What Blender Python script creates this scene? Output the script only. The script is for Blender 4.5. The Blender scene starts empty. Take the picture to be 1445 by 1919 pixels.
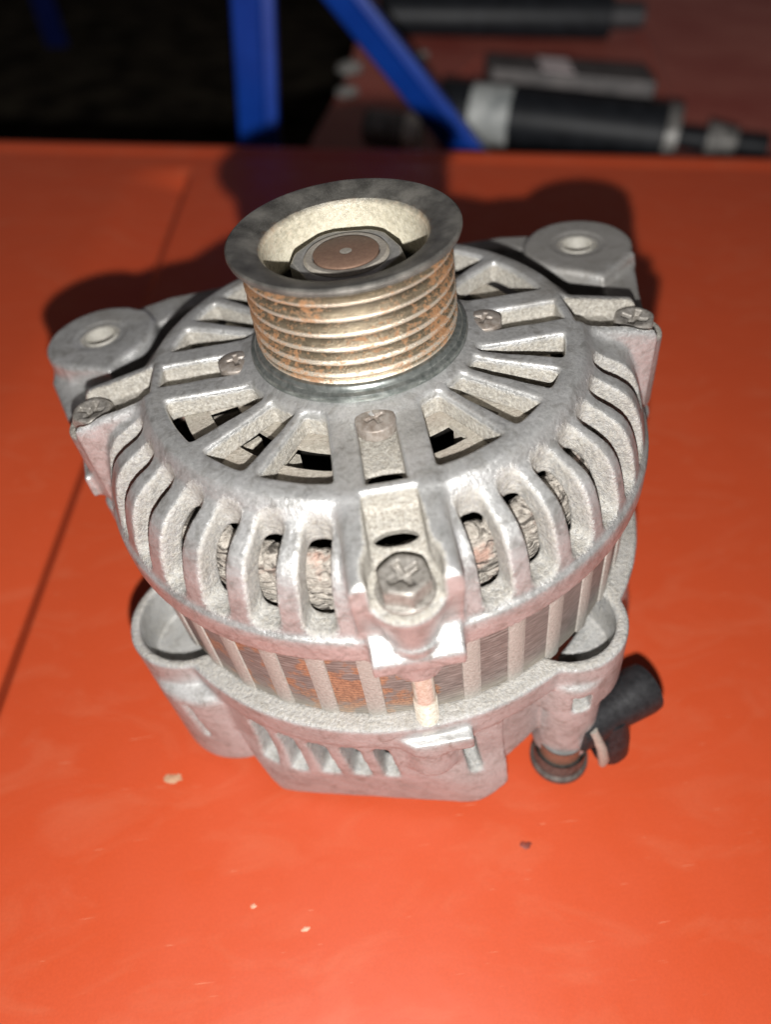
import bpy, math, random
import numpy as np
from mathutils import Matrix, Vector
random.seed(7)
S = 0.001                      # the script thinks in millimetres
sc = bpy.context.scene
col = sc.collection
D2R = math.pi / 180

# ------------------------------------------------------------------ camera
cd = bpy.data.cameras.new('camera')
cam = bpy.data.objects.new('camera', cd); col.objects.link(cam)
cam_pos = (-12.64, -176.31, 244.05)
Rw = [[0.99166231, -0.12847823, 0.00996019],      # right
      [-0.08505336, -0.71062984, -0.69840616],    # down
      [0.096808, 0.69173591, -0.71563233]]        # forward
M = Matrix(((Rw[0][0], -Rw[1][0], -Rw[2][0], cam_pos[0]*S),
            (Rw[0][1], -Rw[1][1], -Rw[2][1], cam_pos[1]*S),
            (Rw[0][2], -Rw[1][2], -Rw[2][2], cam_pos[2]*S),
            (0, 0, 0, 1)))
cam.matrix_world = M
cd.sensor_fit = 'HORIZONTAL'; cd.sensor_width = 36
cd.lens = 36 * 1344.9 / 1445
cd.clip_start = 0.005; cd.clip_end = 100
cd.dof.use_dof = True
cd.dof.focus_distance = 0.190
cd.dof.aperture_fstop = 7.5
sc.camera = cam

# ------------------------------------------------------------------ world, flash, exposure
w = bpy.data.worlds.new('World'); sc.world = w; w.use_nodes = True
bg = w.node_tree.nodes['Background']
bg.inputs[0].default_value = (0.68, 0.60, 0.60, 1); bg.inputs[1].default_value = 0.10
ld = bpy.data.lights.new('phone_flash', 'POINT')
ld.energy = 3.75; ld.color = (1.0, 0.98, 0.955); ld.shadow_soft_size = 0.0022
ld.use_nodes = True                                  # soft falloff: the phone evens out near and far
_e = ld.node_tree.nodes['Emission']; _f = ld.node_tree.nodes.new('ShaderNodeLightFalloff')
_f.inputs['Strength'].default_value = 1.0
_a = ld.node_tree.nodes.new('ShaderNodeMath'); _a.operation = 'MULTIPLY'; _a.inputs[1].default_value = 0.8
_b = ld.node_tree.nodes.new('ShaderNodeMath'); _b.operation = 'MULTIPLY_ADD'; _b.inputs[1].default_value = 11.6
_l = ld.node_tree.links
_c = ld.node_tree.nodes.new('ShaderNodeMath'); _c.operation = 'MULTIPLY_ADD'; _c.inputs[1].default_value = 0.36
_l.new(_f.outputs['Quadratic'], _c.inputs[0]); _l.new(_f.outputs['Linear'], _a.inputs[0]); _l.new(_f.outputs['Constant'], _b.inputs[0])
_l.new(_a.outputs[0], _c.inputs[2]); _l.new(_c.outputs[0], _b.inputs[2]); _l.new(_b.outputs[0], _e.inputs['Strength'])
flash = bpy.data.objects.new('phone_flash', ld); col.objects.link(flash)
flash.location = (-12.4*S, -192.1*S, 223.6*S)      # just under the lens, as the cast shadows show
sc.view_settings.view_transform = 'Standard'; sc.view_settings.look = 'None'
sc.view_settings.exposure = 0; sc.view_settings.gamma = 1
sc.cycles.max_bounces = 6

# ------------------------------------------------------------------ material helpers
class NT:
    def __init__(s, name):
        s.m = bpy.data.materials.new(name); s.m.use_nodes = True
        s.t = s.m.node_tree; s.n = s.t.nodes; s.l = s.t.links
        s.b = s.n['Principled BSDF']
        tc = s.n.new('ShaderNodeTexCoord'); mp = s.n.new('ShaderNodeMapping')
        mp.inputs['Scale'].default_value = (1000, 1000, 1000)
        s.l.new(tc.outputs['Object'], mp.inputs['Vector']); s.co = mp.outputs[0]
    def noise(s, scale, detail=4, rough=.55, co=None, dist=0):
        x = s.n.new('ShaderNodeTexNoise'); x.inputs['Scale'].default_value = scale
        x.inputs['Detail'].default_value = detail; x.inputs['Roughness'].default_value = rough
        x.inputs['Distortion'].default_value = dist
        s.l.new(co or s.co, x.inputs['Vector']); return x.outputs['Fac']
    def ramp(s, fac, *stops):
        r = s.n.new('ShaderNodeValToRGB'); s.l.new(fac, r.inputs[0])
        e = r.color_ramp.elements
        while len(e) < len(stops): e.new(.5)
        for k, (p, c) in enumerate(stops):
            e[k].position = p
            e[k].color = (c, c, c, 1) if isinstance(c, (int, float)) else (*c, 1)
        return r.outputs[0]
    def mix(s, fac, a, b, mode='MIX'):
        x = s.n.new('ShaderNodeMix'); x.data_type = 'RGBA'; x.blend_type = mode
        for i, v in ((0, fac), (6, a), (7, b)):
            sock = x.inputs[i]
            if isinstance(v, (int, float)): sock.default_value = v if i == 0 else (v, v, v, 1)
            elif isinstance(v, tuple): sock.default_value = (*v, 1)
            else: s.l.new(v, sock)
        return x.outputs[2]
    def math(s, op, a, b=0.0):
        x = s.n.new('ShaderNodeMath'); x.operation = op
        for i, v in enumerate((a, b)):
            if isinstance(v, (int, float)): x.inputs[i].default_value = v
            else: s.l.new(v, x.inputs[i])
        return x.outputs[0]
    def attr(s, name):
        x = s.n.new('ShaderNodeAttribute'); x.attribute_name = name; return x.outputs['Fac']
    def sep(s):
        x = s.n.new('ShaderNodeSeparateXYZ'); s.l.new(s.co, x.inputs[0]); return x.outputs
    def stretch(s, sx, sy, sz):
        x = s.n.new('ShaderNodeMapping'); x.inputs['Scale'].default_value = (sx, sy, sz)
        s.l.new(s.co, x.inputs['Vector']); return x.outputs[0]
    def vor(s, scale, co=None, feature='F1'):
        x = s.n.new('ShaderNodeTexVoronoi'); x.inputs['Scale'].default_value = scale; x.feature = feature
        s.l.new(co or s.co, x.inputs['Vector']); return x.outputs['Distance']
    def bump(s, h, strength, dist_mm, prev=None):
        x = s.n.new('ShaderNodeBump'); x.inputs['Strength'].default_value = strength
        x.inputs['Distance'].default_value = dist_mm*S
        s.l.new(h, x.inputs['Height'])
        if prev: s.l.new(prev, x.inputs['Normal'])
        return x.outputs[0]
    def out(s, color=None, rough=None, metal=None, normal=None, spec=None):
        for k, v in (('Base Color', color), ('Roughness', rough), ('Metallic', metal), ('Normal', normal), ('Specular IOR Level', spec)):
            if v is None: continue
            if isinstance(v, (int, float)): s.b.inputs[k].default_value = v
            elif isinstance(v, tuple): s.b.inputs[k].default_value = (*v, 1)
            else: s.l.new(v, s.b.inputs[k])
        return s.m

def mat_cast(name='weathered_cast_aluminium', lift=1.16, metal=.58, rlo=.29, rhi=.45):
    t = NT(name)
    n1 = t.noise(.09, 5); n2 = t.noise(.9, 5, .65); n3 = t.noise(3.2, 3, .6)
    base = t.ramp(n1, (.3, (.31*lift, .312*lift, .308*lift)), (.5, (.41*lift, .413*lift, .405*lift)), (.72, (.50*lift, .50*lift, .50*lift)))
    base = t.mix(t.ramp(n2, (.35, 0), (.7, .5)), base, (.62*lift, .62*lift, .61*lift))
    dark = t.ramp(t.noise(1.9, 4, .7), (.56, 0), (.74, .45))
    base = t.mix(dark, base, (.17, .168, .165))
    stain = t.ramp(t.noise(.22, 6, .7, None, .8), (.50, 0), (.66, .55))
    base = t.mix(stain, base, (.20, .188, .165))
    pits = t.ramp(t.noise(5.5, 2, .5), (.60, 0), (.68, .55))
    base = t.mix(pits, base, (.20, .19, .18))
    # brownish road dirt in patches; rearward darkening paints in the flash falloff
    sx_ = t.sep()
    fx = t.math('ADD', t.math('MULTIPLY', t.math('SUBTRACT', sx_[0], 10.0), .0012), t.math('MULTIPLY', t.math('ADD', sx_[1], 12.0), .0022))
    film_and_falloff = t.ramp(t.math('ADD', t.noise(.036, 4, .6), fx), (.50, 0), (.68, .72))
    base = t.mix(film_and_falloff, base, (.165, .152, .135))
    # grime that has settled on the walls of pockets and slots
    d = t.attr('dust')
    dn = t.math('MULTIPLY', t.ramp(t.math('ADD', d, t.math('MULTIPLY', t.math('SUBTRACT', n2, .5), .8)), (.3, 0), (.75, 1)), t.ramp(n2, (.25, .6), (.55, 1.0)))
    dcol = t.ramp(t.noise(1.0, 7, .78), (.32, (.19, .168, .14)), (.47, (.35, .325, .28)), (.58, (.49, .465, .41)), (.68, (.64, .62, .56)))
    colr = t.mix(dn, base, dcol)
    rough = t.mix(dn, t.ramp(n2, (.3, rlo), (.7, rhi)), 0.85)
    rough = t.mix(film_and_falloff, rough, .65)
    metal_ = t.mix(dn, t.mix(film_and_falloff, metal, .25), .05)
    b1 = t.bump(n3, .30, .22); b2 = t.bump(n2, .45, .5, b1)
    b3 = t.bump(t.math('MULTIPLY', dn, t.noise(.8, 7, .82)), .55, .8, b2)
    return t.out(colr, rough, metal_, b3)
def mat_dust():
    t = NT('dusty_plate')
    n = t.noise(.8, 6, .75)
    c = t.ramp(n, (.3, (.26, .235, .19)), (.5, (.42, .39, .33)), (.68, (.54, .51, .45)))
    c = t.mix(t.ramp(t.noise(.12, 3), (.4, 0), (.65, .5)), c, (.36, .30, .25))
    c = t.mix(t.ramp(t.noise(4, 2), (.6, 0), (.68, .7)), c, (.12, .10, .08))
    return t.out(c, .85, .05, t.bump(n, .8, .8))
def mat_pulley():
    t = NT('rusty_worn_pulley_steel')
    xyz = t.sep()
    st = t.stretch(.35, .35, 1.6)
    n = t.noise(1.0, 6, .7, st)
    rn = t.math('ADD', t.math('MULTIPLY', t.noise(.9, 7, .75, t.stretch(.6, .6, 1.3)), .75), t.math('MULTIPLY', t.noise(.07, 3, .5), .45))
    rust = t.ramp(t.math('ADD', rn, t.math('MULTIPLY', t.math('ABSOLUTE', xyz[0]), .0042)), (.64, 0), (.71, .85))
    steel = t.ramp(n, (.35, (.17, .135, .09)), (.6, (.27, .22, .15)), (.75, (.38, .32, .235)))
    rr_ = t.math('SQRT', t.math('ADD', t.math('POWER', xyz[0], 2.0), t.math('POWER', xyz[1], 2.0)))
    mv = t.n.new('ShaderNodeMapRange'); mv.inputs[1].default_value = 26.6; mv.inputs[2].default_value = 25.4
    t.l.new(rr_, mv.inputs[0]); steel = t.mix(t.math('MULTIPLY', mv.outputs[0], .85), steel, (.05, .038, .025))  # groove shade painted in: valleys darkened towards their bottoms
    mc = t.n.new('ShaderNodeMapRange'); mc.inputs[1].default_value = 27.2; mc.inputs[2].default_value = 27.5
    t.l.new(rr_, mc.inputs[0]); steel = t.mix(mc.outputs[0], steel, (.66, .58, .47))  # painted highlight line on the polished groove crests
    rc = t.ramp(t.noise(2.4, 5, .7), (.3, (.17, .075, .03)), (.55, (.34, .165, .07)), (.72, (.52, .30, .16)))
    body = t.mix(rust, steel, rc)
    # dark oxide on the front flange (top 5 mm)
    top = t.ramp(t.math('ADD', xyz[2], t.math('MULTIPLY', t.noise(.5, 4), 1.6)), (.0, 0), (.01, 1))
    mr = t.n.new('ShaderNodeMapRange'); mr.inputs[1].default_value = -3.0; mr.inputs[2].default_value = -1.4
    t.l.new(t.math('ADD', xyz[2], t.math('MULTIPLY', t.noise(.4, 4), 1.2)), mr.inputs[0]); topf = mr.outputs[0]
    dk = t.mix(t.ramp(t.noise(3.0, 3, .6), (.55, 0), (.72, .5)), t.ramp(t.noise(.10, 7, .62), (.36, (.07, .067, .06)), (.5, (.135, .13, .117)), (.64, (.24, .23, .205))), (.33, .32, .30))
    c = t.mix(topf, body, dk)
    # bore wall keeps pale primer dust
    r = t.math('SQRT', t.math('ADD', t.math('POWER', xyz[0], 2.0), t.math('POWER', xyz[1], 2.0)))
    mr2 = t.n.new('ShaderNodeMapRange'); mr2.inputs[1].default_value = 22.6; mr2.inputs[2].default_value = 21.3
    t.l.new(t.math('ADD', r, t.math('MULTIPLY', t.noise(.7, 3), .8)), mr2.inputs[0])
    c = t.mix(mr2.outputs[0], c, t.ramp(t.noise(.9, 5), (.3, (.50, .46, .35)), (.7, (.66, .62, .50))))
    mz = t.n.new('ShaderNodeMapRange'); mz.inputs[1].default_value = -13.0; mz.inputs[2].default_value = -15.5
    t.l.new(xyz[2], mz.inputs[0]); bore_shade = t.math('MULTIPLY', mz.outputs[0], t.math('LESS_THAN', r, 22.0))
    c = t.mix(bore_shade, c, (.006, .005, .004))  # rim's shadow on the bore floor, painted near-black
    rough = t.mix(rust, .27, .80)
    rough = t.mix(topf, rough, .42)
    metal = t.mix(rust, .6, .1)
    metal = t.mix(topf, metal, .45)
    metal = t.mix(mr2.outputs[0], metal, .0)
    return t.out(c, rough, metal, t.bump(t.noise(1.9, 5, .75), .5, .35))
def simple(name, c1, c2, scale=1.0, rough=.5, metal=0., bump=.3, bd=.3, spec=None):
    t = NT(name); n = t.noise(scale, 5, .65)
    c = t.ramp(n, (.32, c1), (.68, c2))
    return t.out(c, rough, metal, t.bump(n, bump, bd), spec)
def mat_stator():
    t = NT('laminated_stator_steel')
    xyz = t.sep()
    wv = t.math('SINE', t.math('MULTIPLY', xyz[2], 5.2))
    st = t.stretch(.25, .25, 1.4)
    base = t.ramp(t.noise(1.0, 5, .65, st), (.32, (.15, .13, .118)), (.5, (.24, .212, .195)), (.7, (.35, .32, .295)))
    gx = t.math('MULTIPLY', t.math('ABSOLUTE', t.math('ADD', xyz[0], 24.0)), .0052)
    ru = t.ramp(t.math('SUBTRACT', t.noise(.12, 4, .56, t.stretch(1, 1, 1.25)), gx), (.40, 0), (.47, .95))
    rc = t.ramp(t.noise(1.2, 5, .7), (.32, (.19, .10, .065)), (.6, (.50, .28, .165)))
    c = t.mix(ru, base, rc)
    c = t.mix(t.ramp(wv, (.0, .16), (.5, 0)), c, (.07, .06, .05))
    # dust on the lower third
    mr = t.n.new('ShaderNodeMapRange'); mr.inputs[1].default_value = -92; mr.inputs[2].default_value = -103
    t.l.new(t.math('ADD', xyz[2], t.math('MULTIPLY', t.noise(.2, 4), 8.0)), mr.inputs[0])
    c = t.mix(t.math('MULTIPLY', mr.outputs[0], .8), c, (.46, .42, .35))
    return t.out(c, .55, .35, t.bump(wv, .35, .12))
def mat_table():
    t = NT('orange_red_painted_panel')
    big = t.noise(.006, 4, .5)
    c = t.ramp(big, (.3, (.44, .058, .017)), (.7, (.465, .064, .019)))
    # faint dusty smears and scuffs
    sm = t.ramp(t.noise(.02, 5, .6, t.stretch(1, 2.2, 1), 1.5), (.50, 0), (.78, .17))
    c = t.mix(sm, c, (.52, .20, .11))
    fine = t.ramp(t.noise(1.1, 3, .6), (.3, .94), (.7, 1.03))
    c = t.mix(1.0, c, fine, 'MULTIPLY')
    def scratches(rot, sx, sy, lo, hi):
        mp = t.n.new('ShaderNodeMapping'); mp.inputs['Rotation'].default_value = (0, 0, rot)
        mp.inputs['Scale'].default_value = (sx, sy, 1); t.l.new(t.co, mp.inputs['Vector'])
        return t.ramp(t.noise(1.0, 2, .4, mp.outputs[0], .35), (lo, 0), (hi, .6))
    for a, sx, sy in ((1.1, .07, 1.2), (-.75, .09, 1.5), (2.0, .10, 1.8)):
        c = t.mix(scratches(a, sx, sy, .76, .82), c, (.62, .30, .18))
    r = t.ramp(t.noise(.05, 4), (.3, .42), (.7, .55))
    return t.out(c, r, 0.0, t.bump(t.noise(.035, 3), .25, 1.2, t.bump(t.noise(2.2, 2), .12, .1)), .35)

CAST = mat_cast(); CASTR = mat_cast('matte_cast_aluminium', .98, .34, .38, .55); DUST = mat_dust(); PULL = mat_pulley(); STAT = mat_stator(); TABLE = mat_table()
def mat_coil():
    t = NT('dusty_varnished_winding')
    n = t.noise(1.1, 6, .7)
    c = t.ramp(n, (.32, (.22, .19, .16)), (.5, (.38, .345, .30)), (.68, (.50, .465, .41)))
    c = t.mix(t.ramp(t.noise(.12, 3), (.55, 0), (.66, .55)), c, (.50, .25, .18))
    strand = t.noise(1.0, 5, .6, t.stretch(.10, .10, .75), .6)
    cr = t.ramp(strand, (.40, .12), (.47, 1))
    c = t.mix(cr, (.035, .028, .022), c)
    return t.out(c, .8, .0, t.bump(strand, 1.0, 2.2, t.bump(n, .7, .6)))
COIL = mat_coil()
CAVE = simple('black_interior_shade', (.010, .009, .008), (.02, .018, .016), 1, .9, 0, .1, .1, .1)  # rotor painted near-black to stand for the darkness inside the housing
SCREW = simple('weathered_zinc_screw', (.17, .155, .135), (.42, .395, .36), .9, .45, .45, .5, .3)
SCREWR = simple('rust_stained_screw', (.19, .15, .12), (.40, .365, .33), .5, .5, .35, .5, .3)
STUDM = simple('bright_zinc_plated_thread', (.50, .44, .34), (.80, .77, .68), .9, .28, .3, .3, .1)
SHAFT = simple('brown_oxidised_shaft_end', (.20, .12, .085), (.27, .17, .12), .8, .5, .35, .3, .15)
NUTM = simple('dull_grey_nut_steel', (.30, .30, .285), (.44, .43, .41), .7, .42, .5, .3, .2)
WASH = simple('pale_worn_washer', (.36, .33, .28), (.52, .48, .42), 1.0, .45, .4, .3, .15)
COLL = simple('polished_bearing_collar', (.16, .18, .17), (.36, .38, .36), .5, .28, .75, .3, .2)
BUSH = simple('bright_steel_bushing', (.50, .48, .42), (.72, .70, .64), .7, .35, .5, .3, .2)
RUBB = simple('black_rubber', (.010, .010, .011), (.026, .026, .028), .5, .42, 0, .4, .4)
WELD = simple('pale_weld_metal', (.34, .315, .28), (.49, .46, .42), 1.1, .6, .2, .8, .5)
CLIP = simple('dusty_steel_clip', (.34, .31, .27), (.50, .46, .40), .8, .5, .4, .4, .3)
BLUE = simple('blue_painted_steel', (.002, .022, .16), (.003, .030, .20), .03, .33, 0, .3, .4)
PANEL2 = simple('dusty_dark_red_panel', (.20, .028, .017), (.29, .080, .055), .008, .5, 0, .3, .6)
SOIL = simple('trodden_dark_soil', (.0015, .0012, .001), (.018, .015, .011), .006, .95, 0, 1, 12, 0.0)
TUBEB = simple('black_enamelled_tube', (.003, .0035, .0045), (.008, .009, .011), .05, .5, 0, .3, .3, .15)
LABEL = simple('worn_pale_sticker', (.10, .11, .11), (.28, .29, .28), .06, .6, 0, .2, .2)
STEEL2 = simple('grimy_bare_steel', (.04, .04, .038), (.26, .25, .235), .1, .4, .6, .4, .4)
BOXM = simple('dirty_dark_plastic', (.014, .012, .012), (.06, .052, .05), .05, .6, 0, .3, .4)
CHIP = simple('dried_mud_speck', (.34, .17, .09), (.48, .30, .19), .5, .9, 0, .6, .6)

# ------------------------------------------------------------------ mesh helpers (mm in, metres out)
def link(name, me, mat, parent=None):
    o = bpy.data.objects.new(name, me); col.objects.link(o)
    if mat and not me.materials: me.materials.append(mat)
    if parent: o.parent = parent
    return o
def mk(name, v, f, mat, parent=None, smooth=False, angle=None):
    me = bpy.data.meshes.new(name)
    me.from_pydata([(a*S, b*S, c*S) for a, b, c in v], [], f); me.update()
    if smooth:
        me.polygons.foreach_set('use_smooth', [True]*len(me.polygons))
        if angle is not None: me.set_sharp_from_angle(angle=angle*D2R)
    return link(name, me, mat, parent)
def lathe(name, prof, mat, parent=None, n=96, axis=((0, 0, 0), (0, 0, 1)), angle=35, closed=False):
    o, d = Vector(axis[0]), Vector(axis[1]).normalized()
    q = Vector((0, 0, 1)).rotation_difference(d)
    v = []; f = []; k = len(prof)
    for i in range(n):
        a = 2*math.pi*i/n
        for r, z in prof:
            p = q @ Vector((r*math.cos(a), r*math.sin(a), z)) + o; v.append(tuple(p))
    for i in range(n):
        j = (i+1) % n
        for m in range(k-1 + (1 if closed else 0)):
            m2 = (m+1) % k
            f.append((i*k+m, j*k+m, j*k+m2, i*k+m2))
    return mk(name, v, f, mat, parent, True, angle)
def prism(name, pts, z0, z1, mat, parent=None, bevel=0, frame=None):
    n = len(pts)
    v = [(x, y, z0) for x, y in pts] + [(x, y, z1) for x, y in pts]
    f = [tuple(range(n-1, -1, -1)), tuple(range(n, 2*n))] + [(i, (i+1) % n, n+(i+1) % n, n+i) for i in range(n)]
    if frame: v = [tuple(frame @ Vector(p)) for p in v]
    o = mk(name, v, f, mat, parent)
    if bevel: bev(o, bevel)
    return o
def bev(o, wd, seg=2):
    m = o.modifiers.new('bevel', 'BEVEL'); m.width = wd*S; m.segments = seg; m.limit_method = 'ANGLE'; m.angle_limit = .6
def tube(name, pts, rad, mat, parent=None, n=16, caps=True):
    pts = [Vector(p) for p in pts]; k = len(pts)
    rads = rad if isinstance(rad, (list, tuple)) else [rad]*k
    v = []; f = []; up = None
    for i, p in enumerate(pts):
        t = (pts[min(i+1, k-1)] - pts[max(i-1, 0)]).normalized()
        if up is None: up = t.orthogonal().normalized()
        up = (up - t*up.dot(t)).normalized(); s2 = t.cross(up)
        for j in range(n):
            a = 2*math.pi*j/n; v.append(tuple(p + (up*math.cos(a) + s2*math.sin(a))*rads[i]))
    for i in range(k-1):
        for j in range(n):
            j2 = (j+1) % n; f.append((i*n+j, i*n+j2, (i+1)*n+j2, (i+1)*n+j))
    if caps: f.append(tuple(range(n-1, -1, -1))); f.append(tuple((k-1)*n+j for j in range(n)))
    return mk(name, v, f, mat, parent, True, 50)
def tag(o, label=None, cat=None, group=None, kind=None):
    for a, b in (('label', label), ('category', cat), ('group', group), ('kind', kind)):
        if b: o[a] = b
    return o
def empty(name, loc=(0, 0, 0)):
    o = bpy.data.objects.new(name, None); o.empty_display_size = .02; col.objects.link(o); o.location = [c*S for c in loc]; return o

# ------------------------------------------------------------------ implicit solids -> meshes (surface nets)
def smin(a, b, k): h = np.clip(.5+.5*(b-a)/k, 0, 1); return b*(1-h)+a*h-k*h*(1-h)
def smax(a, b, k): return -smin(-a, -b, k)
def poly_sdf(px, py, poly):
    P = np.asarray(poly, np.float32); n = len(P); d = np.full(px.shape, 1e9, np.float32); s = np.ones(px.shape, np.float32)
    for i in range(n):
        a = P[i]; b = P[i-1]; ex, ey = b-a; wx, wy = px-a[0], py-a[1]
        t = np.clip((wx*ex+wy*ey)/(ex*ex+ey*ey+1e-9), 0, 1)
        d = np.minimum(d, (wx-ex*t)**2+(wy-ey*t)**2)
        c1 = py >= a[1]; c2 = py < b[1]; c3 = ex*wy > ey*wx
        s = np.where((c1 & c2 & c3) | (~c1 & ~c2 & ~c3), -s, s)
    return s*np.sqrt(d)
def chaikin(p, it=2, closed=True):
    for _ in range(it):
        q = []
        n = len(p)
        for i in range(n):
            a, b = p[i], p[(i+1) % n]
            q += [(a[0]*.75+b[0]*.25, a[1]*.75+b[1]*.25), (a[0]*.25+b[0]*.75, a[1]*.25+b[1]*.75)]
        p = q
    return p
def prof_field(r, z, poly, step=.25):
    """distance to a solid of revolution, looked up from a small (r, z) table"""
    z0, z1 = float(z.min())-1, float(z.max())+1; r1 = float(r.max())+1
    rs = np.arange(-1, r1+step, step, dtype=np.float32); zs = np.arange(z0, z1+step, step, dtype=np.float32)
    T = poly_sdf(*np.meshgrid(rs, zs, indexing='ij'), poly)
    fi = (r+1)/step; fk = (z-z0)/step
    i = fi.astype(np.int32); k = np.broadcast_to(fk, r.shape).astype(np.int32)
    u = fi-i; v2 = fk-k
    return (T[i, k]*(1-u)+T[i+1, k]*u)*(1-v2)+(T[i, k+1]*(1-u)+T[i+1, k+1]*u)*v2
def surface_nets(name, F, org, h, mat, parent, dust=None):
    s = F < 0
    nx, ny, nz = F.shape
    cnt = np.zeros((nx-1, ny-1, nz-1), np.int8)
    for a in (0, 1):
        for b in (0, 1):
            for c in (0, 1): cnt += s[a:nx-1+a, b:ny-1+b, c:nz-1+c]
    idx = np.argwhere((cnt > 0) & (cnt < 8)); N = len(idx)
    cmap = np.full(cnt.shape, -1, np.int32); cmap[idx[:, 0], idx[:, 1], idx[:, 2]] = np.arange(N)
    acc = np.zeros((N, 3), np.float64); w_ = np.zeros(N)
    for ax in range(3):
        o1, o2 = [q for q in range(3) if q != ax]
        for a in (0, 1):
            for b in (0, 1):
                p = idx.copy(); p[:, o1] += a; p[:, o2] += b
                q = p.copy(); q[:, ax] += 1
                f0 = F[p[:, 0], p[:, 1], p[:, 2]]; f1 = F[q[:, 0], q[:, 1], q[:, 2]]
                m = (f0 < 0) != (f1 < 0)
                t = np.where(m, f0/(f0-f1+1e-12*(~m)), 0)
                pt = p.astype(np.float64); pt[:, ax] += t
                acc[m] += pt[m]; w_[m] += 1
    loc = acc/w_[:, None]; V = loc*h+np.array(org)
    quads = []
    for ax in range(3):
        o1, o2 = [(1, 2), (2, 0), (0, 1)][ax]
        sl0 = [slice(None)]*3; sl1 = [slice(None)]*3
        sl0[ax] = slice(0, -1); sl1[ax] = slice(1, None)
        A = s[tuple(sl0)]; B = s[tuple(sl1)]
        e = np.argwhere(A != B)
        e = e[(e[:, o1] > 0) & (e[:, o2] > 0) & (e[:, o1] < F.shape[o1]-1) & (e[:, o2] < F.shape[o2]-1)]
        inside = A[e[:, 0], e[:, 1], e[:, 2]]
        def cid(d1, d2):
            q = e.copy(); q[:, o1] += d1; q[:, o2] += d2; return cmap[q[:, 0], q[:, 1], q[:, 2]]
        Q = np.stack([cid(-1, -1), cid(0, -1), cid(0, 0), cid(-1, 0)], 1)
        Q[~inside] = Q[~inside][:, ::-1]
        quads.append(Q)
    Q = np.concatenate(quads)
    me = bpy.data.meshes.new(name)
    me.vertices.add(N); me.vertices.foreach_set('co', (V*S).astype(np.float32).ravel())
    me.loops.add(len(Q)*4); me.loops.foreach_set('vertex_index', Q.astype(np.int32).ravel())
    me.polygons.add(len(Q)); me.polygons.foreach_set('loop_start', np.arange(0, len(Q)*4, 4, dtype=np.int32))
    me.polygons.foreach_set('use_smooth', np.ones(len(Q), bool))
    me.update(); me.validate()
    if dust is not None and len(me.vertices) == N:
        ii = np.floor(loc).astype(int); fr = loc-ii; val = np.zeros(N)
        for a in (0, 1):
            for b in (0, 1):
                for c in (0, 1):
                    wt = (fr[:, 0] if a else 1-fr[:, 0])*(fr[:, 1] if b else 1-fr[:, 1])*(fr[:, 2] if c else 1-fr[:, 2])
                    jj = [np.minimum(ii[:, q]+(a, b, c)[q], F.shape[q]-1) for q in range(3)]
                    val += wt*dust[jj[0], jj[1], jj[2]]
        at = me.attributes.new('dust', 'FLOAT', 'POINT')
        at.data.foreach_set('value', val.astype(np.float32))
    return link(name, me, mat, parent)
def grid(lo, hi, h):
    ax = [np.arange(lo[i], hi[i]+h, h, dtype=np.float32) for i in range(3)]
    return ax[0][:, None, None], ax[1][None, :, None], ax[2][None, None, :]
def cylz(X, Y, cx, cy, R): return np.sqrt((X-cx)**2+(Y-cy)**2)-R
def slab(Z, z0, z1): return np.maximum(z0-Z, Z-z1)

# ------------------------------------------------------------------ the alternator stands leaning 7 degrees on its terminal
LEAN = 7*D2R; H = 165.0
alt = empty('alternator', (0, 0, H))
alt.rotation_euler = (0, -LEAN, 0)
tag(alt, 'used silver car alternator with rusty belt pulley, standing on orange-red panel', 'alternator')

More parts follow.
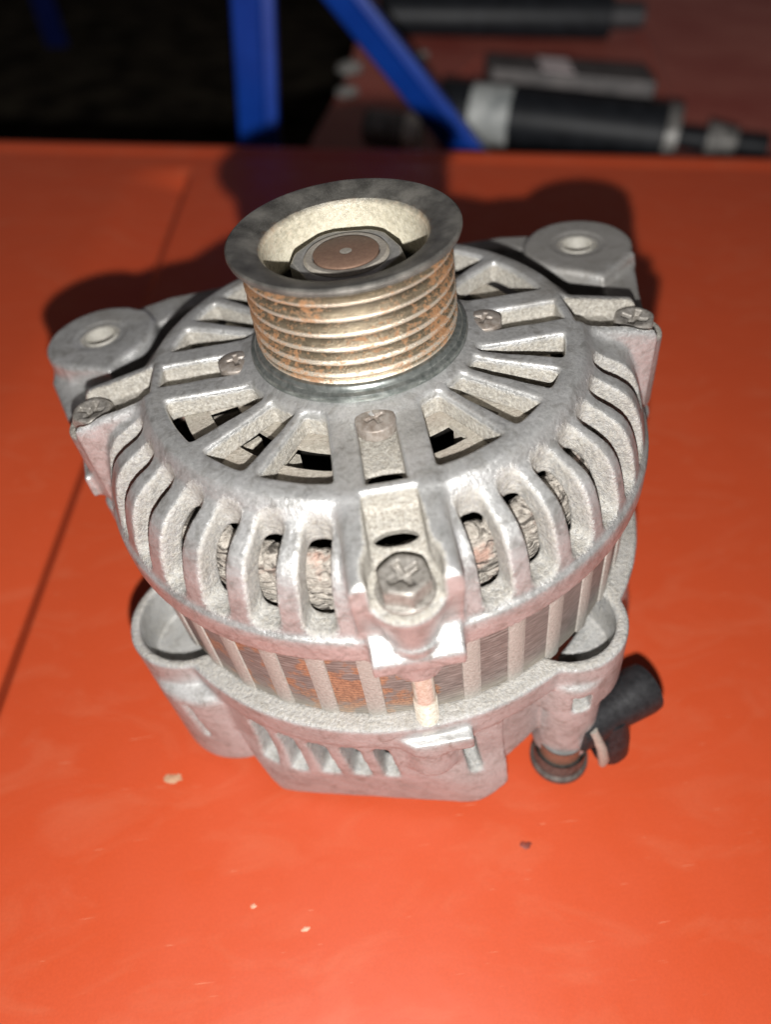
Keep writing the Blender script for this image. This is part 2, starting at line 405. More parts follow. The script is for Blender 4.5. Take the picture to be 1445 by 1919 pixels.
def front_bracket():
    h = .6
    X, Y, Z = grid((-110, -94, -78), (104, 86, -29), h)
    XX = np.broadcast_to(X, (X.shape[0], Y.shape[1], 1)); YY = np.broadcast_to(Y, XX.shape)
    r2 = np.sqrt(XX**2+YY**2)                              # (nx, ny, 1)
    ph = np.degrees(np.arctan2(YY, XX))+90; ph = (ph+180) % 360-180   # 0 = towards camera, + = right
    shape = (X.shape[0], Y.shape[1], Z.shape[2])
    R = np.broadcast_to(r2, shape); 
    outer = chaikin([(-5, -31), (29, -31), (33.5, -32.6), (36, -33.5), (55, -33.5), (61.3, -33.6), (62.8, -34.9), (65.6, -38.9), (73.2, -42.4), (76.4, -46.0), (78.8, -52), (80.2, -58), (80.8, -61.4),
                     (82.3, -62.2), (82.3, -69.5), (82.3, -69.6), (-5, -69.6), (-5, -69.6)], 1)
    F = prof_field(R, Z, outer)
    # the shell is cut away behind, towards the mounting ears
    back = np.minimum(np.abs(ph), 999)
    cutb = np.maximum(69.2-r2, (94-back)*r2*D2R)
    F = smax(F, -np.broadcast_to(cutb, shape), 1.5)
    # spokes at 0, +90, -90: twin rails with a channel that ends at the bolt
    dust = np.zeros(shape, np.float32)
    cuts = []
    for a in (0, 90, -90):
        ca, sa = math.cos(a*D2R), math.sin(a*D2R)
        v = XX*sa-YY*ca; u = XX*ca+YY*sa                  # v outward, u to the right
        if a == 0: top = -34.0-(v-60)*.12
        else: top = -34.2-(v-58)*.22
        wd = 12.5 if a == 0 else 11.5
        us = 0 if a == 0 else (u if a == -90 else -u)      # back side positive
        bar = np.maximum(np.maximum(np.abs(u)-wd, v-(85 if a == 0 else 84)), np.maximum(58-v, us-9.2))
        bar = smax(np.broadcast_to(bar, shape), Z-top, 3.6); bar = np.maximum(bar, -69.5-Z)
        boss = smax(np.sqrt(u**2+(v-80)**2)-8.9, Z+43.4, 1.5); 
        if a == 0:
            # tapering front wall under the bolt, tab and tongue
            cone = np.sqrt(u**2+(v-79)**2)-(9.8+np.minimum(0, (Z+48))*.27)
            boss = np.maximum(smax(cone, Z+46.0, 1.2), -70-Z)
            bar = np.maximum(bar, (v-(84.5+np.minimum(0, (Z+44))*.28)))
            tabs = np.maximum(np.maximum(np.abs(u-.5)-11.3, v-86.5), 70-v)
            tabs = smax(np.broadcast_to(tabs, shape), Z-(-59.0-(v-80)*.95), 1.0); tabs = smax(tabs, -69.6-Z, .6)
            tng = smax(np.sqrt((u-.3)**2+(v-78.5)**2)-7.6, slab(Z, -75.5, -62), .8)
            boss = smin(boss, np.minimum(tabs, tng), 1.2)
        else:
            boss = np.maximum(boss, -69.5-Z)
        F = smin(F, smin(bar, boss, 1.5), 1.6)
        # channel + seat
        fl = -41.5-(v-66)*.22 if a == 0 else -41.5-(v-66)*.16
        ch = np.maximum(np.abs(u)-6.6, 60.5-v); 
        ch = smax(np.broadcast_to(ch, shape), fl-Z, 1.2)
        seat = np.maximum(np.sqrt(u**2+(v-80.3)**2)-(8.6 if a == 0 else 7.4), -45.0-Z if a == 0 else -44.0-Z)
        cuts.append((smin(ch, seat, 1.0), 1.4))
        # radial pocket that ends at the small screw
        pk = np.maximum(np.maximum(np.abs(u)-4.9, v-57.6), 35-v)
        pk = smax(np.broadcast_to(pk, shape), -38.4-Z, .8)
        cuts.append((pk, 1.0))
        if a == 0:
            hl = np.sqrt((u/2.1)**2+(v-51.6)**2)-2.1; cuts.append((np.broadcast_to(hl, shape), .4))
            hl = np.maximum(np.sqrt((u/2.4)**2+(v-68.0-(Z+42)*.5)**2)-2.2, -60-Z); cuts.append((np.broadcast_to(hl, shape), .4))
    # mounting ears with a web between them
    for cx, cy, corner in ((82.3, 58, (72, 41, 84, 35.5)), (-87.3, 50.6, (-70.5, 52, -80.5, 28.5))):
        ear = np.sqrt((XX-cx)**2+(YY-cy)**2)-18.8
        if cx > 0: tri = poly_sdf(XX, YY, [(68.5, 66), (69.5, 46), (83.5, 33.2), (99, 46), (90, 68)])
        else: tri = poly_sdf(XX, YY, [(-73, 64), (-69, 55), (-81, 27.5), (-97, 34.5), (-100, 60)])
        ear = smin(ear, tri, 2)
        ear = smax(np.broadcast_to(ear, shape), slab(Z, -72 if cx < 0 else -74, -46), 2.2)
        F = smin(F, ear, 1.5)
        cuts.append((np.maximum(np.broadcast_to(np.sqrt((XX-cx)**2+(YY-cy)**2)-6.0, shape), -80-Z), .8))
        cuts.append((np.maximum(np.broadcast_to(np.sqrt((XX-cx)**2+(YY-cy)**2)-8.8, shape), -46.45-Z), .41))
    for pg, zt in (([(-106, 48), (-105, 38), (-96, 16), (-90, 4), (-82.5, 8.5), (-80.5, 28)], -53), ([(100.8, 52), (93.5, 26), (88.5, 4), (82.5, 8.5), (83, 34)], -50)):
        ck = poly_sdf(XX, YY, pg); ck = smax(np.broadcast_to(ck, shape), slab(Z, -70.5, zt), 2.0); F = smin(F, ck, 1.5)
    wing = poly_sdf(XX, YY, [(-100, 40), (-90, -6), (-60, 10), (60, 10), (87, -4), (93.5, 40), (90, 66), (60, 78), (0, 80), (-66, 73), (-95, 64)])
    wing = smax(np.broadcast_to(wing, shape), slab(Z, -69.6, -61), 1.5)
    F = smin(F, wing, 1.2)
    web = poly_sdf(XX, YY, [(-92, 66), (-72, 56), (-58, 66), (58, 72), (70, 62), (88, 72), (60, 79.5), (0, 81), (-66, 76)])
    web = smax(np.broadcast_to(web, shape), slab(Z, -69.6, -49.5), 1.5)
    F = smin(F, web, 1.2)
    # inner cavity
    inner = chaikin([(-5, -43), (27, -43), (29, -40.2), (57, -40.2), (61, -44.2), (69, -47.6), (71.7, -52), (73.2, -61), (76, -66), (78.9, -66.5), (78.9, -90), (-5, -90)], 1)
    F = smax(F, -prof_field(R, Z, inner), .8)
    # openings between the ribs of the face
    def sector(a0, a1, r0, r1, k):
        # edges may be radial (angle) or parallel to a spoke ('s', spoke angle, side)
        def edge(e, sign):
            if isinstance(e, tuple):
                sp, hw = e; return sign*(np.sin((ph-sp)*D2R)*r2-hw)
            return sign*np.sin((ph-e)*D2R)*r2
        s1 = -edge(a0, 1); s2 = edge(a1, 1)
        ad = np.abs(((ph-(np.mean([x[0] if isinstance(x, tuple) else x for x in (a0, a1)])))+180) % 360-180)
        q = smax(s1, s2, k); q = smax(q, r2-r1, k); q = smax(q, r0-r2, k)
        return np.where(ad < 70, q, 50)
    secs = [((0, 12.3), 31.2), (36.2, 47.2), (52.6, 61.0), (66.4, (90, -12.1)),
            (-31.6, (0, -12.3)), (-50.2, -36.2), ((-90, 12.0), -56.2),
            ((90, 12.5), 125.2), (129.5, 146), (151, 166), (-166, -150), (-145.5, -134), (-130, -119.5), (-114.8, (-90, -12.0))]
    for a0, a1 in secs:
        q = sector(a0, a1, 33.4, 56.6, 1.5)-.15
        cuts.append((np.broadcast_to(q, shape), .91))
    # slots round the shoulder
    for k, a in enumerate((15.6, 25.3, 34.6, 43.6, 52.6, 62, 72, -15.3, -25.3, -35.3, -45.6, -56, -66.3, -77)):
        c = XX*math.sin(a*D2R)-YY*math.cos(a*D2R); u = XX*math.cos(a*D2R)+YY*math.sin(a*D2R)
        hw = 3.25+(c-63)*.040
        q = smax(np.abs(u)-hw, 64.3-c, 2.8); q = np.where(c > 0, q, 50)
        q = smax(np.broadcast_to(q, shape), -60.6-Z, 3.2)
        if abs(a) > 70: q = np.maximum(q, -52-Z)
        cuts.append((q, 1.11))
    for q, k in cuts:
        q = q.astype(np.float32)
        F = smax(F, -q, k)
        np.maximum(dust, np.clip((1.6-q)/1.6, 0, 1)*np.clip((-34.0-Z)/1.5, 0, 1)*(0 if k == .41 else .6 if k == 1.11 else .85 if k == .91 else 1), out=dust)
    # uneven sand casting
    F = F+.035*np.sin(X*.5+Z*.7)*np.sin(Y*.45-Z*.3)
    return surface_nets('front_bracket', F.astype(np.float32), (-110, -94, -78), h, CAST, alt, dust)
front_bracket()

def rear_bracket():
    h = .8
    lo = (-94, -94, -162); X, Y, Z = grid(lo, (96, 94, -70), h)
    XX = np.broadcast_to(X, (X.shape[0], Y.shape[1], 1)); YY = np.broadcast_to(Y, XX.shape)
    r2 = np.sqrt(XX**2+YY**2); ph = np.degrees(np.arctan2(YY, XX))+90; ph = (ph+180) % 360-180
    shape = (X.shape[0], Y.shape[1], Z.shape[2]); R = np.broadcast_to(r2, shape)
    outer = [(-5, -102.2), (84, -102.2), (84.4, -103.2), (84, -112.4), (83.6, -113.4), (84.2, -128), (86.4, -140), (87.4, -150), (87.6, -155), (85.5, -157.5), (-5, -157.5)]
    F = prof_field(R, Z, outer)
    cutp = XX*-.233-YY*-.972*-1                          # flat front wall
    cutp = -.233*XX-.972*YY
    fl_ = cutp-(84.0+np.minimum(0, Z+113)*.078)
    F = smax(F, np.where(Z < -113.0, fl_, -50), 2.0)
    uc = .972*XX-.233*YY
    ch1 = np.where(YY < -40, np.maximum((-157.2+(-32.5-uc)*2.3)-Z, (-157.2+(uc-31)*.75)-Z), -50)
    F = smax(F, ch1, 1.5)
    # the wall steps in beside the corner column
    st = np.maximum(np.maximum(15.6-ph, ph-30)*r2*D2R, 79.5-r2); st = np.maximum(np.broadcast_to(st, shape), Z+112.5)
    F = smax(F, -st, .8)
    for cx, cy, R0, z0 in ((46.5, -57, 18.6, -126), (-67.5, -31, 20.6, -124)):
        fl = np.sqrt((XX-cx)**2+(YY-cy)**2)-R0
        F = smin(F, smax(np.broadcast_to(fl, shape), slab(Z, z0, -102.2), 1.2), .6)
    low = np.sqrt((XX+62)**2+(YY+36)**2)-23
    F = smin(F, smax(np.broadcast_to(low, shape), slab(Z, -154, -112), 4), 1)
    colm = np.sqrt((XX-46)**2+(YY+67)**2)-10.3
    F = smin(F, smax(np.broadcast_to(colm, shape), slab(Z, -157, -110), 2.5), 1)
    # bolt columns at the sides
    for cx in (80.5, -80.5):
        F = smin(F, smax(np.sqrt((XX-cx)**2+YY**2)-9, slab(Z, -157, -74), 1.2), 1.2)
    # stud seat tab and boss under it
    tb = poly_sdf(XX, YY, [(-10.5, -76), (-10.5, -82.5), (-4, -87.3), (12.5, -87.3), (12.5, -76)])
    F = smin(F, smax(np.broadcast_to(tb, shape), slab(Z, -113.5, -107.4), .8), .5)
    F = smin(F, smax(np.sqrt((XX-.8)**2+(YY+79)**2)-8.6+np.minimum(0, Z+112)*-.0, slab(Z, -128, -108.5), 2.5), 1.2)
    cuts = []
    # hollow: stator pocket and the two open lobes
    cav = np.maximum(np.broadcast_to(r2-78.0, shape), -108-Z)
    cuts.append((cav, .4))
    cav = np.maximum(np.broadcast_to(r2-74.5, shape), -142-Z)
    cuts.append((cav, .4))
    for cx, cy, R0 in ((46.2, -56.8, 15.2), (-67.4, -31, 17.6)):
        cuts.append((np.maximum(np.broadcast_to(np.sqrt((XX-cx)**2+(YY-cy)**2)-R0, shape), -119-Z), .5))
    dust = np.zeros(shape, np.float32)
    # slots in the wall, with slanting posts between
    for a, wd in ((-36.5, 3.2), (-29.5, 2.9), (-22.6, 2.9), (-15.8, 2.9), (-9.3, 2.4), (8.3, 2.2), (-52, 1.0), (-60, 1.0)):
        c = XX*math.sin(a*D2R)-YY*math.cos(a*D2R); u = XX*math.cos(a*D2R)+YY*math.sin(a*D2R)
        uu = u+(Z+125)*.10
        q = smax(np.abs(uu)-wd, 74-c, .5); q = np.where(c > 0, q, 50)
        q = smax(q, slab(Z, -135.5, -115.5), 2.2)
        cuts.append((q, .8))
    win = np.maximum(np.maximum(np.abs(XX-47.0)-2.7, slab(Z, -123.5, -115.0)), np.maximum(YY+60, -95-YY)); cuts.append((win, .5))
    win = np.maximum(np.maximum(np.abs((ph-22)*r2*D2R)-5.5, slab(Z, -119.5, -113.2)), 72-r2); cuts.append((win, .8))
    for q, k in cuts:
        q = q.astype(np.float32); F = smax(F, -q, k)
        np.maximum(dust, np.clip((1.0-q)/.9, 0, 1)*.45, out=dust)
    np.maximum(dust, np.clip(1-np.abs(Z+102.2)/.9, 0, 1)*.8, out=dust)      # settled on the top ledge
    F = F+.05*np.sin(X*.4+Z*.5)*np.sin(Y*.5-Z*.3)
    return surface_nets('rear_bracket', F.astype(np.float32), lo, h, CASTR, alt, dust)
rear_bracket()

# ------------------------------------------------------------------ stator with weld ridges, windings, rotor
lathe('stator_core', [(70, -67), (78.3, -67), (78.3, -104), (70, -104)], STAT, alt, 160)
rb = None
for k in range(-13, 14):
    a = (k*9.85+.6)*D2R
    if rb is None:
        v = []; f = []
        for z in (-67.5, -104):
            for rr, tt in ((77.5, -2.7), (78.7, -2.5), (79.15, -1.2), (79.15, 1.2), (78.7, 2.5), (77.5, 2.7)):
                v.append((tt, -rr, z))
        for i in range(6): f.append((i, (i+1) % 6, 6+(i+1) % 6, 6+i))
        f += [tuple(range(5, -1, -1)), tuple(range(6, 12))]
        rb = mk('weld_seam', v, f, WELD, alt, True, 40); o = rb
    else:
        o = bpy.data.objects.new('weld_seam', rb.data); col.objects.link(o); o.parent = alt
    o.rotation_euler = (0, 0, a)
# end windings: fat hairpin bundles lying side by side
def coil_field():
    h = .9; lo = (-79, -79, -70); X, Y, Z = grid(lo, (79, 30, -44), h)
    XX = np.broadcast_to(X, (X.shape[0], Y.shape[1], 1)); YY = np.broadcast_to(Y, XX.shape)
    r = np.sqrt(XX**2+YY**2); th = np.arctan2(YY, XX)
    shape = (X.shape[0], Y.shape[1], Z.shape[2])
    q = th*62+(Z+60)*.55+(r-68)*.3
    seg = np.abs((q/7.2) % 1-.5)*7.2
    tor = np.sqrt(((r-66.3)/5.6)**2+((Z+58)/12.0)**2)*5.6-5.6
    F = tor+np.clip(1.5-(3.6-seg)*1.8, 0, 1.5)*.9+.55*np.abs(np.sin(Z*.62+.9*np.sin(th*23)+.5*np.sin(th*61)))+.3*np.sin(th*83-Z*2.3)
    F = np.maximum(F, Z-(-48.0))
    F = np.maximum(F, -69-Z)
    return surface_nets('stator_winding', np.broadcast_to(F, shape).astype(np.float32), lo, h, COIL, alt)
coil_field()
# cooling fan: disc with stamped-out notches
def fan():
    cuts = [(-120, -104), (-98, -81), (-76, -59), (-54, -38.5), (-33, -16), (-9, 6), (13, 29), (33, 44), (48, 59.5), (63.5, 75.7), (80, 94),
            (99, 114), (118, 133), (138, 152), (157, 172), (177, 192), (197, 212), (217, 234)]
    angs = sorted(set([round(c % 360, 3) for p in cuts for c in p] + [i*4+.01 for i in range(90)]))
    rings = [16, 38.5, 46.3, 53.2]
    v = [(r*math.sin(a*D2R), -r*math.cos(a*D2R), -41.6) for a in angs for r in rings]; f = []
    n = len(angs); m = len(rings)
    for i in range(n):
        j = (i+1) % n; mid = (angs[i]+(angs[j] if j else angs[0]+360))/2 % 360
        for k in range(m-1):
            if k >= 1 and (mid < 7 or mid > 353): continue
            if k == 1 and any(((mid-c) % 360) < (e-c) for c, e in cuts): continue
            f.append((i*m+k, j*m+k, j*m+k+1, i*m+k+1))
    o = mk('cooling_fan', v, f, DUST, alt)
    sd = o.modifiers.new('s', 'SOLIDIFY'); sd.thickness = 1.6*S; sd.offset = -1; bev(o, .4, 1)
    for k, (c, e) in enumerate(cuts):     # the tongues bent down from the notches
        a = (c-1.6)*D2R; dx, dy = math.sin(a), -math.cos(a); tx, ty = math.cos(a), math.sin(a)
        v = [];
        for rr in (38.5, 51):
            for z in (-43.4, -55):
                for t in (0, 1.3): v.append((rr*dx+t*tx, rr*dy+t*ty, z))
        mk('fan_blade', v, [(0, 1, 3, 2), (4, 6, 7, 5), (0, 4, 5, 1), (2, 3, 7, 6), (0, 2, 6, 4), (1, 5, 7, 3)], DUST, o)
fan()
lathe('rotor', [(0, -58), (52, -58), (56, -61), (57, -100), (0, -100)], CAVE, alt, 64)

# ------------------------------------------------------------------ pulley, collar, nut, shaft
prof = [(9, -23), (19.5, -23), (20.8, -22), (20.9, -12), (21.2, -3.6), (22.0, -2.3), (24.5, -1.2), (28.3, -.15), (29.5, -.1), (30, -.5), (30.1, -1.1), (29.8, -1.9), (28.9, -2.5)]
crest = [-5.6, -9.6, -13.7, -17.7, -21.5, -25.2]
prof += [(27.0, -3.3), (25.4, -4.0)]
for i, z in enumerate(crest):
    rc_ = 27.45+i*.10
    prof += [(rc_-.15, z+.42), (rc_, z+.2), (rc_, z-.2), (rc_-.2, z-.45)]
    prof += [(25.3, z-1.0), (25.1, z-1.3)] if i < 5 else [(27.0, z-1.1), (27.6, z-2.2)]
prof += [(27.6, -28.5), (20, -28.5)]
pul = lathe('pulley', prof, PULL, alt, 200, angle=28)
lathe('bearing_collar', [(26, -27.3), (28.6, -27.5), (29.1, -28.0), (29.3, -29.0), (30.3, -29.5), (30.6, -30.2), (30.5, -31.2), (29.5, -31.8)], COLL, alt, 160)
def hexnut():
    lo = (-18, -18, -24); h = .3; X, Y, Z = grid(lo, (18, 18, -5), h)
    F = np.full((X.shape[0], Y.shape[1], 1), -99, np.float32)
    for k in range(3):
        a = (k*60+18)*D2R; F = np.maximum(F, np.abs(X*math.cos(a)+Y*math.sin(a))-13.4)
    r = np.sqrt(X**2+Y**2)
    F = smax(F, np.maximum(Z+7.0, -23-Z), .5)
    F = np.maximum(F, (r+ (Z+7.0)*.6)-14.0)
    F = np.maximum(F, -(np.maximum(r-11.6, -7.35-Z)))
    o = surface_nets('nut', F.astype(np.float32), lo, h, NUTM, pul)
hexnut()
lathe('washer', [(8.9, -7.3), (8.9, -6.6), (9.4, -6.35), (10.6, -6.4), (11.3, -7.2)], WASH, pul, 72)
sh = lathe('rotor_shaft', [(0, -6.8), (1.1, -6.6), (1.7, -6.15), (8.2, -6.0), (8.6, -6.25), (8.7, -9)], SHAFT, pul, 72)
lathe('centre_mark', [(0, -6.1), (1.2, -6.05), (1.6, -6.12)], WASH, sh, 24)

# ------------------------------------------------------------------ screws and bolts
def screw_field(hexa):
    h = .22; lo = (-8, -8, -6.5); X, Y, Z = grid(lo, (8, 8, 2), h)
    r = np.sqrt(X**2+Y**2)
    if not hexa:
        F = smax(r-5.2, np.sqrt(r**2+(Z+18)**2)-18.9, .35); F = np.maximum(F, -3-Z)
        dep = -.3; arm = .62; rad = 2.6
    else:
        F = np.full((X.shape[0], Y.shape[1], 1), -99, np.float32)
        for k in range(3):
            a = (k*60+8)*D2R; F = np.maximum(F, np.abs(X*math.cos(a)+Y*math.sin(a))-5.5)
        F = smax(F, Z-.9, .6); F = smax(F, r+Z*.8-6.3, .9)
        F = np.maximum(F, -(np.sqrt(r**2+(Z-14)**2)-13.8))
        fl = smax(r-6.9, slab(Z, -5.2, -4.0), .4); F = smin(F, fl, .6); F = np.maximum(F, -6-Z)
        dep = -2.2; arm = 1.0; rad = 3.9
    for a in (25, 115):
        u = X*math.cos(a*D2R)+Y*math.sin(a*D2R); v = -X*math.sin(a*D2R)+Y*math.cos(a*D2R)
        F = smax(F, -np.maximum(np.maximum(np.abs(v)-arm, np.abs(u)-rad), dep-Z+np.abs(u)*.25), .3)
    return F.astype(np.float32), lo, h
sF = screw_field(False); bF = screw_field(True)
s0 = surface_nets('retainer_screw', sF[0], sF[1], sF[2], SCREWR, alt)
for k, a in enumerate((0, 90, -90)):
    o = s0 if k == 0 else bpy.data.objects.new('retainer_screw', s0.data)
    if k: col.objects.link(o); o.parent = alt
    o.location = (35.6*math.sin(a*D2R)*S, -35.8*math.cos(a*D2R)*S, -33.1*S); o.rotation_euler = (0, 0, (k*37)*D2R)
b0 = surface_nets('through_bolt', bF[0], bF[1], bF[2], SCREW, alt)
for k, a in enumerate((0, 90, -90)):
    o = b0 if k == 0 else bpy.data.objects.new('through_bolt', b0.data)
    if k: col.objects.link(o); o.parent = alt
    o.location = (80.3*math.sin(a*D2R)*S, -80.3*math.cos(a*D2R)*S, (-40.6 if k == 0 else -41.4)*S); o.rotation_euler = (0, 0, (k*25)*D2R)
# the bare threaded shank between the brackets
pr = [(0, -74), (3.0, -74), (3.0, -91)]
z = -91.5
while z > -106: pr += [(3.25, z), (2.8, z-.45)]; z -= .9
lathe('bolt_shank', pr+[(3.1, -107.3), (4.8, -107.3)], STUDM, alt, 32, ((.8, -81, 0), (0, 0, 1)), angle=20)
for cx, cy in ((82.3, 58), (-87.3, 50.6)):
    lathe('bushing', [(5.9, -72), (5.9, -46.6), (5.5, -46.2), (5.0, -46.4), (4.9, -72)], BUSH, alt, 48, ((cx, cy, 0), (0, 0, 1)))

# ------------------------------------------------------------------ terminal ring, rubber boot, clip
lathe('terminal_ring', [(7.4, -157), (7.6, -164.5), (8.2, -167.0), (9.2, -167.6), (9.9, -166.4), (9.8, -164.6), (8.8, -163.6), (8.6, -157)], simple('greasy_dark_metal', (.06, .055, .05), (.17, .155, .14), .5, .5, .4), alt, 48, ((44.5, -71, 0), (0, 0, 1)))
lathe('terminal_sleeve', [(0, -164), (7.4, -164), (7.4, -150)], SHAFT, alt, 40, ((44.5, -71, 0), (0, 0, 1)))
bt = tube('rubber_boot', [(48, -73, -145), (54, -71, -145.5), (60, -68.5, -145), (66, -66, -145), (73, -63, -144.5), (76, -62, -144.5)], [6.8, 7.0, 6.8, 7.6, 8.6, 8.2], RUBB, alt, 28)
tube('boot_neck', [(60, -70, -146), (60.5, -73, -152), (60.5, -74, -158), (60.5, -74, -161)], [6.6, 6.4, 6.4, 5.4], RUBB, bt, 24)
tube('wire_clip', [(52.5, -76, -140), (55, -79, -147), (56, -80, -153), (56, -80, -157)], [1.5, 1.7, 1.9, 1.3], CLIP, alt, 12)

# ------------------------------------------------------------------ the panel the alternator stands on
rotT = -9.4*D2R
def T(u, v, z=0):                 # table frame: u along the far edge, v away from it
    c, s_ = math.cos(rotT), math.sin(rotT); return (u*c-v*s_, u*s_+v*c, z)
def groove_u(v):                  # centre line of the pressed groove
    # world line from (-99,484) to (-139,-10)
    t = (484-v)/494.0; x = -99-40*t; y = 484-494*t
    c, s_ = math.cos(-rotT), math.sin(-rotT)
    return x*c-y*s_
def build_table():
    vs = sorted(set(list(np.arange(-420, 520, 12.0)) + [430, 440, 446, 452, 458, 464, 470, 476, 482, 488, 494, 500, 506, 512, 516, 520, 524, 528, 531, 534, 536.5, 538.5, 539.5, 540, 540.2, 540.3]))
    offs = [-900, -500, -300, -200, -140, -100, -60, -48, -40, -30, -20, -12, -6, -3.6, -2.9, -2.1, -1, 1, 3, 4.8, 5.3, 5.8, 7, 12, 16, 30, 60, 100, 160, 240, 340, 460, 700, 1100]
    V = []; F = []
    for v in vs:
        c, s_ = math.cos(-rotT), math.sin(-rotT)
        # world point on the groove line whose table v equals this v
        gx, gy = -99, 484; dx, dy = -40, -494
        gu, gv = gx*c-gy*s_, gx*s_+gy*c; du, dv = dx*c-dy*s_, dx*s_+dy*c
        t = (v-gv)/dv; ug = gu+du*t
        for o in offs:
            z = 0.0
            d = max(0, min(1, (5.5-o)/8.0)) if o > -2.5 else max(0, min(1, (o+50)/46))
            endf = max(0, min(1, (486-v)/44)); endf = endf*endf*(3-2*endf)
            z -= 8.0*d*endf
            # softly raised rim along the far edge, then rolled over
            if v > 506: z += 2.2*min(1, (v-506)/12)*(1 if v < 528 else max(0, 1-(v-528)/10))
            if v > 528: q = min(1, (v-528)/12.3); z -= 9*(1-math.sqrt(max(0, 1-q*q)))
            if v >= 540.25: z -= 30
            V.append(T(ug+o, v, z))
    m = len(offs)
    for i in range(len(vs)-1):
        for j in range(m-1): F.append((i*m+j, i*m+j+1, (i+1)*m+j+1, (i+1)*m+j))
    return mk('painted_panel', V, F, TABLE, None, True, 60)
tb = build_table()
tag(tb, 'orange-red painted sheet panel under the alternator, with a pressed groove on the left', 'panel')

# ------------------------------------------------------------------ what lies beyond the panel
g = mk('ground', [(-9000, -3000, -700), (9000, -3000, -700), (9000, 16000, -700), (-9000, 16000, -700)], [(0, 1, 2, 3)], SOIL)
tag(g, kind='structure')
def post(name, a, b, label, flip=1, wd=44):
    """folded steel section between two points: a broad face and a narrow flange"""
    a, b = Vector(a), Vector(b); t = (b-a).normalized(); n = Vector((-.10, -1, 0)); n = (n-t*n.dot(t)).normalized(); s_ = t.cross(n)*flip
    sec = [(-.5*wd, 18), (-.5*wd+2, 14), (.14*wd, 2), (.2*wd, -2), (.47*wd, -3), (.5*wd, 0), (.5*wd, 24), (-.5*wd, 24)]
    pts = [a+s_*x+n*-y for x, y in sec] + [b+s_*x+n*-y for x, y in sec]
    n_ = len(sec)
    f = [(i, (i+1) % n_, n_+(i+1) % n_, n_+i) for i in range(n_)] + [tuple(range(n_-1, -1, -1)), tuple(range(n_, 2*n_))]
    o = mk(name, [tuple(p) for p in pts], f, BLUE); bev(o, 1.2); tag(o, label, 'post'); return o
def ext(a, b, lo, hi):
    a, b = Vector(a), Vector(b); return tuple(a+(b-a)*lo), tuple(a+(b-a)*hi)
a, b = ext((-39.5, 635.5, -24), (-31.3, 634, 99.5), -4, 4); post('steel_post', a, b, 'upright blue painted steel post standing behind the far panel edge')
a, b = ext((167, 601, -22), (53, 620, 100), -1.5, 3); post('steel_brace', a, b, 'slanting blue steel brace running down to the right behind the panel edge', 1, 34)
a, b = (-1075, 4074, -700), (-1165, 4100, 500)
o = post('far_post', a, b, 'dim dark blue post far back in the upper left corner', 1, 110)
o.data.materials[0] = simple('dimmed_blue_paint', (.001, .002, .012), (.002, .003, .018), .01, .9, 0, .3, .3, 0.0)  # darker copy of the blue paint, flash dimming with distance painted in

Z2 = -62.0
pv = [(18, 745), (85, 1000), (150, 1380), (230, 1700), (1500, 1500), (1300, 500), (480, 560), (30, 650)]
p2 = prism('red_panel', pv, Z2-18, Z2, PANEL2, None, 4)
tag(p2, 'dusty dark red panel lying behind, with car parts on it', 'panel')
tube('pressed_rib', [(455, 700, Z2), (520, 880, Z2), (590, 1110, Z2), (640, 1300, Z2)], 6, PANEL2, p2, 10)
tube('pressed_rib', [(150, 800, Z2), (300, 1080, Z2)], 5, PANEL2, p2, 10)

ab = empty('shock_absorber', (300, 680, Z2))
tag(ab, 'black shock absorber tube with a white sticker, lying on the dark red panel', 'shock absorber')
def cylp(name, a, b, r0, r1, mat, parent, n=40, cap=True):
    a, b = Vector(a), Vector(b); d = b-a
    o = lathe(name, [(0, 0), (r0-1.2, 0), (r0, 1.2), (r1, d.length-1.2), (r1-1.2, d.length), (0, d.length)], mat, parent, n, (tuple(a), tuple(d)))
    if parent: o.location = -parent.location
    return o
A0 = Vector((175, 738, -30)); A1 = Vector((420, 628, -32)); dd = (A1-A0).normalized()
P = lambda t: tuple(A0+dd*t)
L_ = (A1-A0).length
cylp('tube_body', P(0), P(L_-14), 31, 31, TUBEB, ab)
cylp('sticker', P(36), P(84), 31.6, 31.6, LABEL, ab)
cylp('end_cap', P(L_-15), P(L_), 32.4, 31.5, STEEL2, ab)
cylp('piston_rod', P(L_), P(L_+95), 11, 11, TUBEB, ab)
cylp('mount_eye', P(L_+30), P(L_+62), 19, 15, STEEL2, ab)
hs = empty('black_hose', (400, 1200, Z2+20))
tag(hs, 'long black strut-like tube with a thinner tip at the top of the photo', 'tube')
B0 = Vector((165, 1250, -36)); B1 = Vector((540, 1180, -30)); dd2 = (B1-B0).normalized()
cylp('hose_body', tuple(B0), tuple(B1), 30, 33, TUBEB, hs); cylp('hose_tip', tuple(B1), tuple(B1+dd2*55), 20, 18, RUBB, hs)
bx = prism('control_box', [(262, 860), (270, 925), (470, 850), (455, 775)], Z2, Z2+44, BOXM, None, 4)
tag(bx, 'dirty dark plastic box with a pale label behind the black shock absorber', 'box')
prism('paper_label', [(325, 837), (334, 898), (372, 884), (362, 822)], Z2+44.3, Z2+45.2, simple('dirty_pink_label', (.30, .25, .25), (.50, .44, .44), .08, .7), bx)
cn = empty('metal_can', (112, 700, Z2))
tag(cn, 'small silvery metal cylinder left of the shock absorber, partly behind the blue brace', 'metal part')
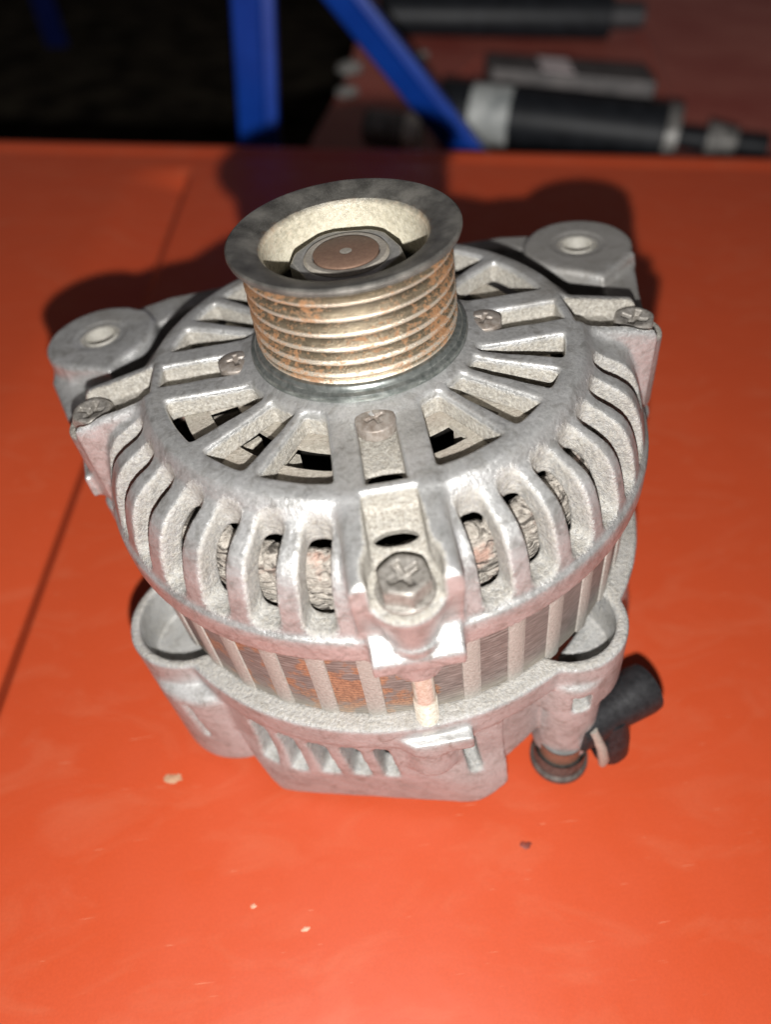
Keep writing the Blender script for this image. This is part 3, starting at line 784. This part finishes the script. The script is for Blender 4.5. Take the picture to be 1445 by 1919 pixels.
cylp('can_body', (84, 718, -40), (128, 696, -40), 19, 19, STEEL2, cn); cylp('can_end', (128, 696, -40), (143, 688.5, -40), 21, 17, BUSH, cn)
# small scattered metal bits
sb = None
for k, (x, y, r, lab) in enumerate(((92, 1010, 16, 'rough bare metal bit left of the blue brace, higher of the two'), (78, 905, 13, 'rough bare metal bit left of the blue brace, lower of the two'), (205, 1075, 12, 'small shiny scrap on the red panel right of the blue brace'))):
    lo = (-r*1.6, -r*1.6, -r*1.2); X, Y, Z = grid(lo, (r*1.6, r*1.6, r*1.2), r/14)
    F = np.sqrt((X/1.3)**2+Y**2+(Z/.7)**2)-r*.8+r*.18*np.sin(X*9/r+k)*np.sin(Y*8/r)+r*.1*np.sin(Z*17/r+X*11/r)
    o = surface_nets('scrap_metal', F.astype(np.float32), lo, r/14, STEEL2, None); o.location = (x*S, y*S, (Z2+r*.55)*S)
    tag(o, lab, 'scrap')

# specks stuck on the panel
def speck(x, y, r, mat, label, seed):
    rr = random.Random(seed); n = 14
    v = [(x, y, .35)]; f = []
    for i in range(n):
        a = 2*math.pi*i/n; q = r*(.7+.5*rr.random()); v.append((x+q*1.25*math.cos(a), y+q*.7*math.sin(a), .05))
        v.append((x+q*.6*math.cos(a), y+q*.35*math.sin(a), .22+.12*rr.random()))
    for i in range(n):
        j = (i+1) % n; f += [(1+2*i, 1+2*j, 2+2*j, 2+2*i), (0, 2+2*i, 2+2*j)]
    o = mk('mud_speck', v, f, mat); tag(o, label, 'speck'); return o
speck(-69.5, -59.9, 2.6, CHIP, 'tan dried mud speck on the panel at lower left of the alternator', 3)
DARKM = simple('dark_grease_mark', (.12, .02, .012), (.22, .035, .018), .9, .6)
PALE = simple('bare_paint_chip', (.55, .26, .16), (.66, .38, .27), .9, .6)
speck(46.4, -97, 1.7, DARKM, 'small dark mark on the panel at lower right of the alternator', 5)
speck(-42, -104.2, 1.0, PALE, 'tiny pale chip in the paint, left of two in the foreground', 8)
speck(-26.3, -112.5, 1.1, PALE, 'tiny pale chip in the paint, right of two in the foreground', 11)
